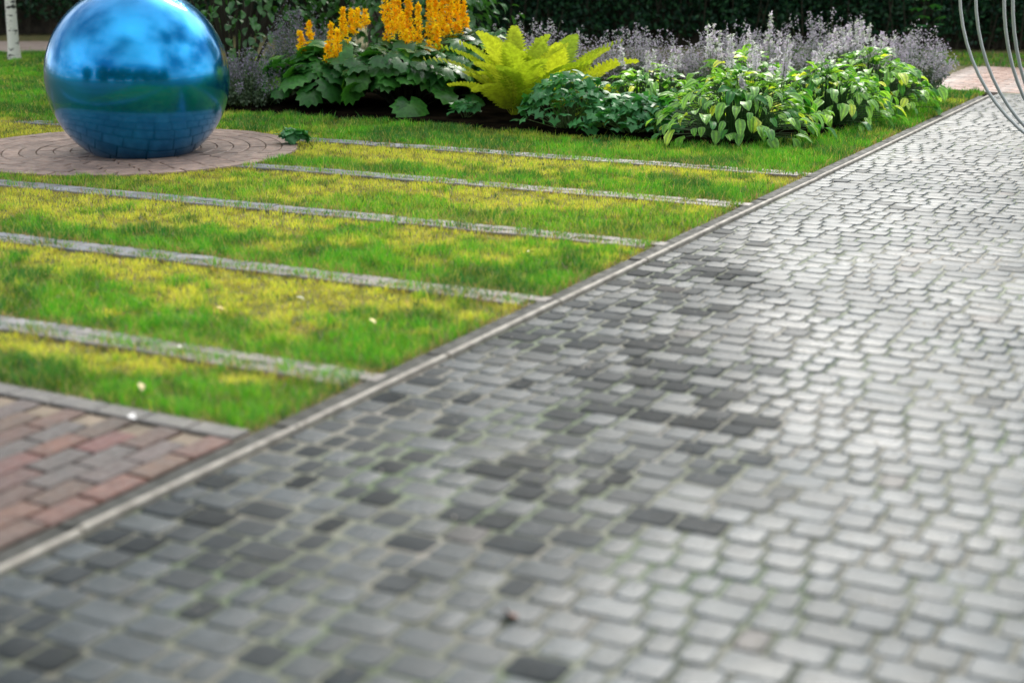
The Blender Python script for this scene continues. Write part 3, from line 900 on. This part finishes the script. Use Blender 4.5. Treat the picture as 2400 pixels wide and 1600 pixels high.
# ------------------------------------------------------------------ mounds of small lobed leaves
mnd = [lobed_leaf('leaf', .042 * a, 50 + i, 4, .3, cup=.1) for i, a in enumerate((1, .85, 1.15))]
def mound(loc, label, n, rx, ry, H):
    root = empty('columbine_plant', (*loc, .03), label, 'plant')
    paths = []
    for k in range(n):
        u = ((k + .5) / n) ** .5; a = k * 2.39996; r = u * random.uniform(.8, 1.05)
        X, Y = rx * r * math.cos(a), ry * r * math.sin(a); z = .04 + H * max(0, 1 - r ** 2) ** .7 * random.uniform(.75, 1.1)
        o = link('leaf', random.choice(mnd), m_mound, root)
        o.matrix_local = orient((X, Y, z), math.atan2(Y, X) + random.gauss(0, .7), random.gauss(-.15, .4) - .4 * r, random.gauss(0, .4), random.uniform(.7, 1.3))
        if k % 3 == 0: paths.append([(X * .3, Y * .3, 0, .003), (X, Y, z, .0015)])
    stems('leaf_stalks', root, paths, m_stem)
mound((.50, 12.55), 'low green plant with small lobed leaves, below the big fern', 280, .46, .42, .40)
mound((1.0, 12.25), 'low green plant with small lobed leaves, against the front hostas', 240, .42, .34, .26)
mound((-1.72, 11.66), 'small grey-green tuft on the lawn beside the round paving', 50, .1, .07, .05)
mound((-.42, 13.25), 'tiny pale green seedling in the shade before the golden spires', 26, .13, .1, .12)

# ------------------------------------------------------------------ catmint, greyish with lilac haze
def catmint(loc, label, n, rx, ry, H, lil, per=34):
    root = empty('catmint_plant', (*loc, .03), label, 'flowering plant')
    P_, LV, FV = [], [], []
    for k in range(n):
        a = random.uniform(0, 2 * math.pi); r = math.sqrt(random.random())
        X, Y = rx * r * math.cos(a), ry * r * math.sin(a); z = H * (1 - .45 * r * r) * random.uniform(.7, 1.12)
        b = (X * .5, Y * .5, 0); m = (X * .8, Y * .8, z * .6); e = (X * 1.1, Y * 1.1, z)
        P_.append([(*b, .003), (*m, .002), (*e, .001)])
        u = np.random.default_rng(k).uniform(.1, 1, per)[:, None]
        B, M_, E_ = map(np.array, (b, m, e))
        p = (1 - u) ** 2 * B + 2 * u * (1 - u) * M_ + u ** 2 * E_ + rng.normal(0, .018, (per, 3))
        isf = (u[:, 0] > .58)
        LV.append(p[~isf]); FV.append(p[isf])
    stems('stems', root, P_, m_stem, 3)
    p = np.concatenate(LV); c = np.array([(.10, .16, .09), (.15, .20, .13), (.07, .12, .06)])[rng.integers(0, 3, len(p))]
    V, F, T = specks(p, .022, c)
    o = link('leaves', bigmesh('leaves', V, F, 4, T), m_catleaf, root); o['kind'] = 'stuff'
    p = np.concatenate(FV); p = np.repeat(p, 2, 0) + rng.normal(0, .008, (len(p) * 2, 3))
    c = np.array(lil)[rng.integers(0, len(lil), len(p))]
    V, F, T = specks(p, .015, c)
    o = link('flowers', bigmesh('flowers', V, F, 4, T), m_lilac, root); o['kind'] = 'stuff'
LILG = [(.20, .18, .25), (.28, .26, .32), (.14, .18, .15)]
LIL = [(.50, .44, .54), (.62, .56, .64), (.36, .34, .40), (.40, .43, .38)]
catmint((-2.55, 14.3), 'grey-lilac catmint mound right beside the blue ball', 150, .55, .4, .48, LILG)
catmint((-2.15, 15.2), 'taller grey catmint sprays behind, left of the golden spires', 100, .4, .4, .88, LILG)
catmint((.25, 15.3), 'hazy lilac catmint behind the big fern', 120, .7, .4, .74, LIL)
catmint((1.25, 15.1), 'hazy lilac catmint behind the light green hosta', 150, .65, .4, .66, LIL)
catmint((2.25, 14.9), 'hazy lilac catmint behind the tallest hosta flowers', 140, .65, .4, .70, LIL)
catmint((3.2, 15.3), 'hazy lilac catmint behind the farthest hosta', 150, .65, .4, .80, LIL)
catmint((4.02, 15.05), 'grey-lilac catmint spilling over the right tip of the bed', 150, .42, .5, .66, LIL)

# ------------------------------------------------------------------ leafy shrub behind the ligularias
shl = [blade_leaf('leaf', .115 * a, .062 * b, c, .3, n=4, seed=90 + i, vein=1.1) for i, (a, b, c) in enumerate(((1, 1, .8), (1.1, .9, .6), (.85, 1.05, 1.1), (.95, 1.1, .9)))]
def shrub(loc, label, rx, ry, H, nv_, nst, near):
    root = empty('leafy_shrub', (*loc, .0), label, 'shrub')
    paths = []
    for k in range(26):
        a = random.uniform(0, 6.28); r = random.uniform(.3, .9)
        paths.append([(.1 * math.cos(a), .1 * math.sin(a), 0, .02), (rx * r * .6 * math.cos(a), ry * r * .6 * math.sin(a), H * .45, .013), (rx * r * math.cos(a), ry * r * math.sin(a), H * (1 - .4 * r), .005)])
    stems('branches', root, paths, m_darkstem, 5)
    pts = []
    for k in range(nv_ + nst):
        a = random.uniform(0, 2 * math.pi)
        zz = random.random() ** .9
        r = (1 - .35 * zz ** 2) * random.uniform(.72, 1.05)
        lump = 1 + .14 * math.sin(a * 5 + zz * 7) + .1 * math.sin(a * 9 - zz * 13)
        X, Y, Z = rx * r * lump * math.cos(a), ry * r * lump * math.sin(a), .12 + zz * (H - .12)
        X += random.gauss(0, .04)
        wx, wy = X + loc[0], Y + loc[1]
        px, py, d = project(wx, wy, Z)
        score = (1 if (0 < px < 1024 and -10 < py < 120) else 0) * (2 - Y)
        pts.append((score, X, Y, Z, a))
    pts.sort(key=lambda p: -p[0])
    VV, FF, b0 = [], [], 0
    base_m = shl[0]
    bv_ = np.array([tuple(q.co) for q in base_m.vertices]); bf = [tuple(q.vertices) for q in base_m.polygons]
    for i, (sc_, X, Y, Z, a) in enumerate(pts):
        M = orient((X, Y, Z), a + random.gauss(0, .6), random.gauss(-.35, .3), random.gauss(0, .4), random.uniform(.75, 1.25))
        if i < nv_:
            o = link('leaf', random.choice(shl), m_shrub, root); o.matrix_local = M
        else:
            A = np.array(M); VV.append(bv_ @ A[:3, :3].T + A[:3, 3])
            FF += [tuple(q + b0 for q in ff) for ff in bf]; b0 += len(bv_)
    o = link('leaves', mesh('leaves', np.concatenate(VV), FF, smooth=True), m_shrub, root); o['kind'] = 'stuff'
shrub((-3.05, 16.5), 'tall dark leafy shrub between the blue ball and the golden spires', 1.25, .9, 2.3, 290, 1500, True)
shrub((-1.1, 17.0), 'brighter leafy shrub right behind the golden spires', 1.0, .8, 1.9, 200, 1100, True)

# ------------------------------------------------------------------ hedges
def hedge(name, p0, p1, depth, H, n, label, cols, leafs=.05, bare=0.0):
    root = empty(name, (p0[0], p0[1], 0), label, 'hedge')
    d = Vector((p1[0] - p0[0], p1[1] - p0[1], 0)); ln = d.length; d.normalize(); nn = Vector((d.y, -d.x, 0))  # nn faces the camera
    # woody core
    v, f = boxv(.3, ln - .3, depth * .42, depth * .85, 0, H * .9, .05)
    ang = math.atan2(d.y, d.x)
    o = link('woody_core', mesh('woody_core', v, f), m_bark, root); o.rotation_euler = (0, 0, ang)
    u = rng.uniform(0, ln, n); z = rng.uniform(0.02, H, n)
    bump = (fbm(u, z, 1.2, 20) - .5) * .55 + (fbm(u, z, 3.5, 24) - .5) * .3
    keep = rng.random(n) < sstep(-.02, .3, z - bare * fbm(u, z, 4, 3)) 
    dep = -np.abs(rng.normal(0, .12, n)) + bump + rng.normal(0, .03, n)
    top = rng.random(n) < .18
    dep = np.where(top, -rng.uniform(0, depth, n), dep); z = np.where(top, H + rng.normal(0, .08, n) + bump * .3, z)
    u, z, dep = u[keep], z[keep], dep[keep]; bb = bump[keep]
    p = np.stack([u * d.x + dep * nn.x, u * d.y + dep * nn.y, z], 1)
    c = np.array(cols)[rng.integers(0, len(cols), len(p))] * (rng.uniform(.7, 1.3, len(p)))[:, None]
    V, F, T = specks(p, leafs, c, 1, -.2, 1.8)
    o = link('foliage', bigmesh('foliage', V, F, 4, T), m_hedge, root); o['kind'] = 'stuff'
    # twigs low down
    paths = []
    for k in range(int(ln * 9)):
        uu = random.uniform(0, ln); dp = random.uniform(-.25, -.02)
        b = d * uu + nn * dp; e = b + d * random.uniform(-.2, .2) + nn * random.uniform(.0, .2)
        paths.append([(b.x, b.y, 0, .012), (e.x, e.y, random.uniform(.5, 1.1), .005)])
    stems('twigs', root, paths, m_darkstem, 4)
    return root
HC = [(.008, .042, .018), (.014, .062, .025), (.024, .085, .03), (.008, .034, .02)]
hedge('hedge', (-2.2, 22.7), (4.0, 21.9), 1.1, 5.2, 60000, 'tall dark hedge standing behind the middle of the flower bed', HC, .05, .2)  # unseen upper part raised to darken the paving's reflections
hedge('hedge', (3.2, 22.1), (12.5, 20.8), 1.1, 2.2, 50000, 'lower dark hedge along the far side of the brick path at the right', HC, .045, .2)
hedge('hedge', (-14.0, 25.2), (-2.4, 24.6), 1.1, 5.0, 60000, 'tall dark hedge behind the pale path, left of the blue ball', HC, .05, .3)  # raised out of view too, blocking sky from the paving at the left

# bright young twig growing out of the hedge at the right
tw = empty('climbing_vine', (5.62, 20.55, 0), 'bright yellow-green vine leaves hanging on the dark hedge at the right', 'vine')
pth = []
for k in range(16):
    x, z = random.uniform(-.22, .22), random.uniform(.25, 1.0)
    o = link('leaf', random.choice(mnd), m_fern if k % 2 else m_mound, tw)
    o.matrix_local = orient((x, random.uniform(-.12, .05), z), random.uniform(3.6, 5.8), random.uniform(-.2, .6), 0, random.uniform(1.2, 2.0))
    pth.append([(0, .05, z * .6, .004), (x, 0, z, .002)])
pth.append([(0, .1, 0, .008), (.02, .05, .6, .006), (-.03, .02, 1.1, .004)])
stems('stem', tw, pth, m_darkstem, 4, None)

# ------------------------------------------------------------------ trees
def tree(name, loc, label, H, cr_r, cr_z, trunk_r, mat, n, cols, leafs=.09, group=None, lean=0.0):
    root = empty(name, (*loc, 0), label, 'tree', group)
    p = [(lean * u * u, .03 * math.sin(u * 7), H * u * .9, trunk_r * (1.25 if u == 0 else 1 - .75 * u)) for u in (0, .03, .1, .2, .35, .5, .7, .85, 1)]
    stems('trunk', root, [p], mat, 12, None)
    paths = []; cl = []
    for k in range(34):
        a = k * 2.4; e = random.uniform(-.6, .95)
        rr = cr_r * math.sqrt(max(.05, 1 - e * e)) * random.uniform(.55, 1.0)
        c = (rr * math.cos(a), rr * math.sin(a), cr_z + e * cr_r * 1.1)
        cl.append(c)
        zb = min(H * .8, max(cr_z - cr_r * 1.0, c[2] - rr * .8))
        paths.append([(lean * (zb / H) ** 2, 0, zb, trunk_r * .35), (c[0] * .5, c[1] * .5, (zb + c[2]) / 2 + .1, trunk_r * .2), (*c, trunk_r * .06)])
    stems('limbs', root, paths, mat, 5)
    cl = np.array(cl); i = rng.integers(0, len(cl), n)
    g = rng.normal(size=(n, 3)); g /= np.linalg.norm(g, axis=1)[:, None]
    rad = cr_r * .33 * rng.random(n) ** .4 * (.7 + .6 * rng.random(len(cl))[i])
    pts = cl[i] + g * rad[:, None] * np.array([1, 1, .75])
    c = np.array(cols)[rng.integers(0, len(cols), n)] * rng.uniform(.7, 1.3, (n, 1))
    V, F, T = specks(pts, leafs, c, 1, -.3, 1.4)
    o = link('crown', bigmesh('crown', V, F, 4, T), m_crown, root); o['kind'] = 'stuff'
    return root
TC = [(.04, .12, .025), (.06, .16, .03), (.03, .09, .02)]
tree('birch_tree', (-6.62, 19.9), 'white-barked birch standing on the lawn at the left edge, left of the ball', 8, 2.6, 4.9, .075, m_birch, 20000, TC, .07, lean=.15)
tree('tree', (-1.75, 19.2), 'dark-trunked tree behind the golden spires', 8, 2.7, 4.9, .10, m_bark, 20000, TC, .08)
BK = 'trees behind the viewer that the ball mirrors'
tree('tree', (10.2, 24.2), 'unseen tree added beyond the lower hedge at the right, blocking sky from the cobbles', 8, 2.8, 5.0, .12, m_bark, 16000, TC, .09)  # added out of view to narrow the bright sky mirrored in the paving
for k, (x, y, h_) in enumerate(((-18, -2, 8), (-12, -5, 9), (-7.5, -7.5, 8), (-3.5, -9, 9.5), (1.5, -9.5, 8), (6, -10, 9), (11, -9, 8.5), (16, -7, 9))):
    tree('tree', (x, y), '%s park tree in the row behind the viewer, seen mirrored in the ball' % ('leftmost', 'second from left', 'third from left', 'fourth from left', 'fourth from right', 'third from right', 'second from right', 'rightmost')[k], h_ * .72, h_ * .30, h_ * .33, .14, m_bark, 8000, TC, .26, BK)

# ------------------------------------------------------------------ white panel on a post behind the spires
sg = empty('sign', (-1.42, 18.2, 0), 'small white panel on a post just behind the golden spires', 'sign')
v, f = boxv(-.11, .11, -.02, .02, .86, 1.35, .004); link('panel', mesh('panel', v, f), m_white, sg)
for k in range(3):
    v, f = boxv(-.085, .085, -.026, -.0205, .90 + .07 * k, .906 + .07 * k, .0005); link('dark_line', mesh('dark_line', v, f), m_darkstem, sg)
stems('post', sg, [[(0, .05, 0, .025), (0, .05, 1.3, .025)]], m_steel, 8, None)

# ------------------------------------------------------------------ wire globe at the right edge
def at(px, py, y):
    P = R(15.4); vv = (784 - py) / 3383; dz = -math.sin(P) + vv * math.cos(P); dy = math.cos(P) + vv * math.sin(P)
    k = y / dy
    return Vector(((px - 1176) / 3383 * k, y, CAM_H + dz * k))
GC = at(2665, -60, 10.6); GR = 440 / 3383 * 10.75
wg = empty('wire_globe', (GC.x, GC.y, 0), 'large globe of bent pale metal tubes standing on the cobbles at the right edge', 'sculpture')
zc = max(GC.z, GR + .02) if GC.z < GR else GC.z
zc = GC.z
for k, cph in enumerate((1.0, .98, .91, .885, .6, .2)):
    a = math.acos(cph)
    ring = []
    for i in range(73):
        b = 2 * math.pi * i / 72
        r = GR
        ring.append((r * math.sin(b) * math.cos(a), r * math.sin(b) * math.sin(a), zc + r * math.cos(b), .0115))
    stems('hoop', wg, [ring], m_steel, 8, None)
v, f = tube_mesh([[(0, 0, 0, .10), (0, 0, max(.03, zc - GR + .02), .10), (0, 0, max(.032, zc - GR + .022), .001)]], 16)
link('base_plate', mesh('base_plate', v, f), m_steel, wg)

# ------------------------------------------------------------------ fallen leaves and litter
fl_m = [blade_leaf('fallen_leaf', 0.04, .026, .9, .4, seed=200 + i) for i in range(2)]
def W(px, py, z=0):
    P = R(15.4); vv = (784 - py) / 3383; dz = -math.sin(P) + vv * math.cos(P); dy = math.cos(P) + vv * math.sin(P)
    k = (z - CAM_H) / dz
    return ((px - 1176) / 3383 * k, dy * k)
for px, py, z, c, lab in ((683, 683, .05, (.85, .82, .75), 'white curled petal on the grass between the second and third strips'),
                          (497, 707, .05, (.75, .55, .22), 'tan fallen leaf on the grass below the white petal'),
                          (847, 733, .045, (.80, .68, .30), 'yellowish fallen leaf on the grass near the first strip, right'),
                          (410, 797, .02, (.85, .83, .70), 'cream petal lying on the first stone strip'),
                          (297, 953, .02, (.88, .86, .84), 'white petal on the grey border of the red bricks'),
                          (320, 880, .06, (.70, .58, .30), 'straw-coloured dry leaf in the nearest grass panel'),
                          (1212, 578, .05, (.75, .68, .42), 'small pale leaf on the grass right of the middle'),
                          (1178, 1415, .012, (.22, .10, .07), 'reddish brown dead leaf on the near cobbles')):
    x, y = W(px, py, z)
    o = link('fallen_leaf', random.choice(fl_m), m_deadleaf); o.color = (*c, 1)
    o.location = (x, y, z); o.rotation_euler = (random.gauss(0, .2), random.gauss(0, .2), random.uniform(0, 6))
    if py == 1415: o.scale = (1.5, 1.3, 1)
    tag(o, lab, 'leaf')
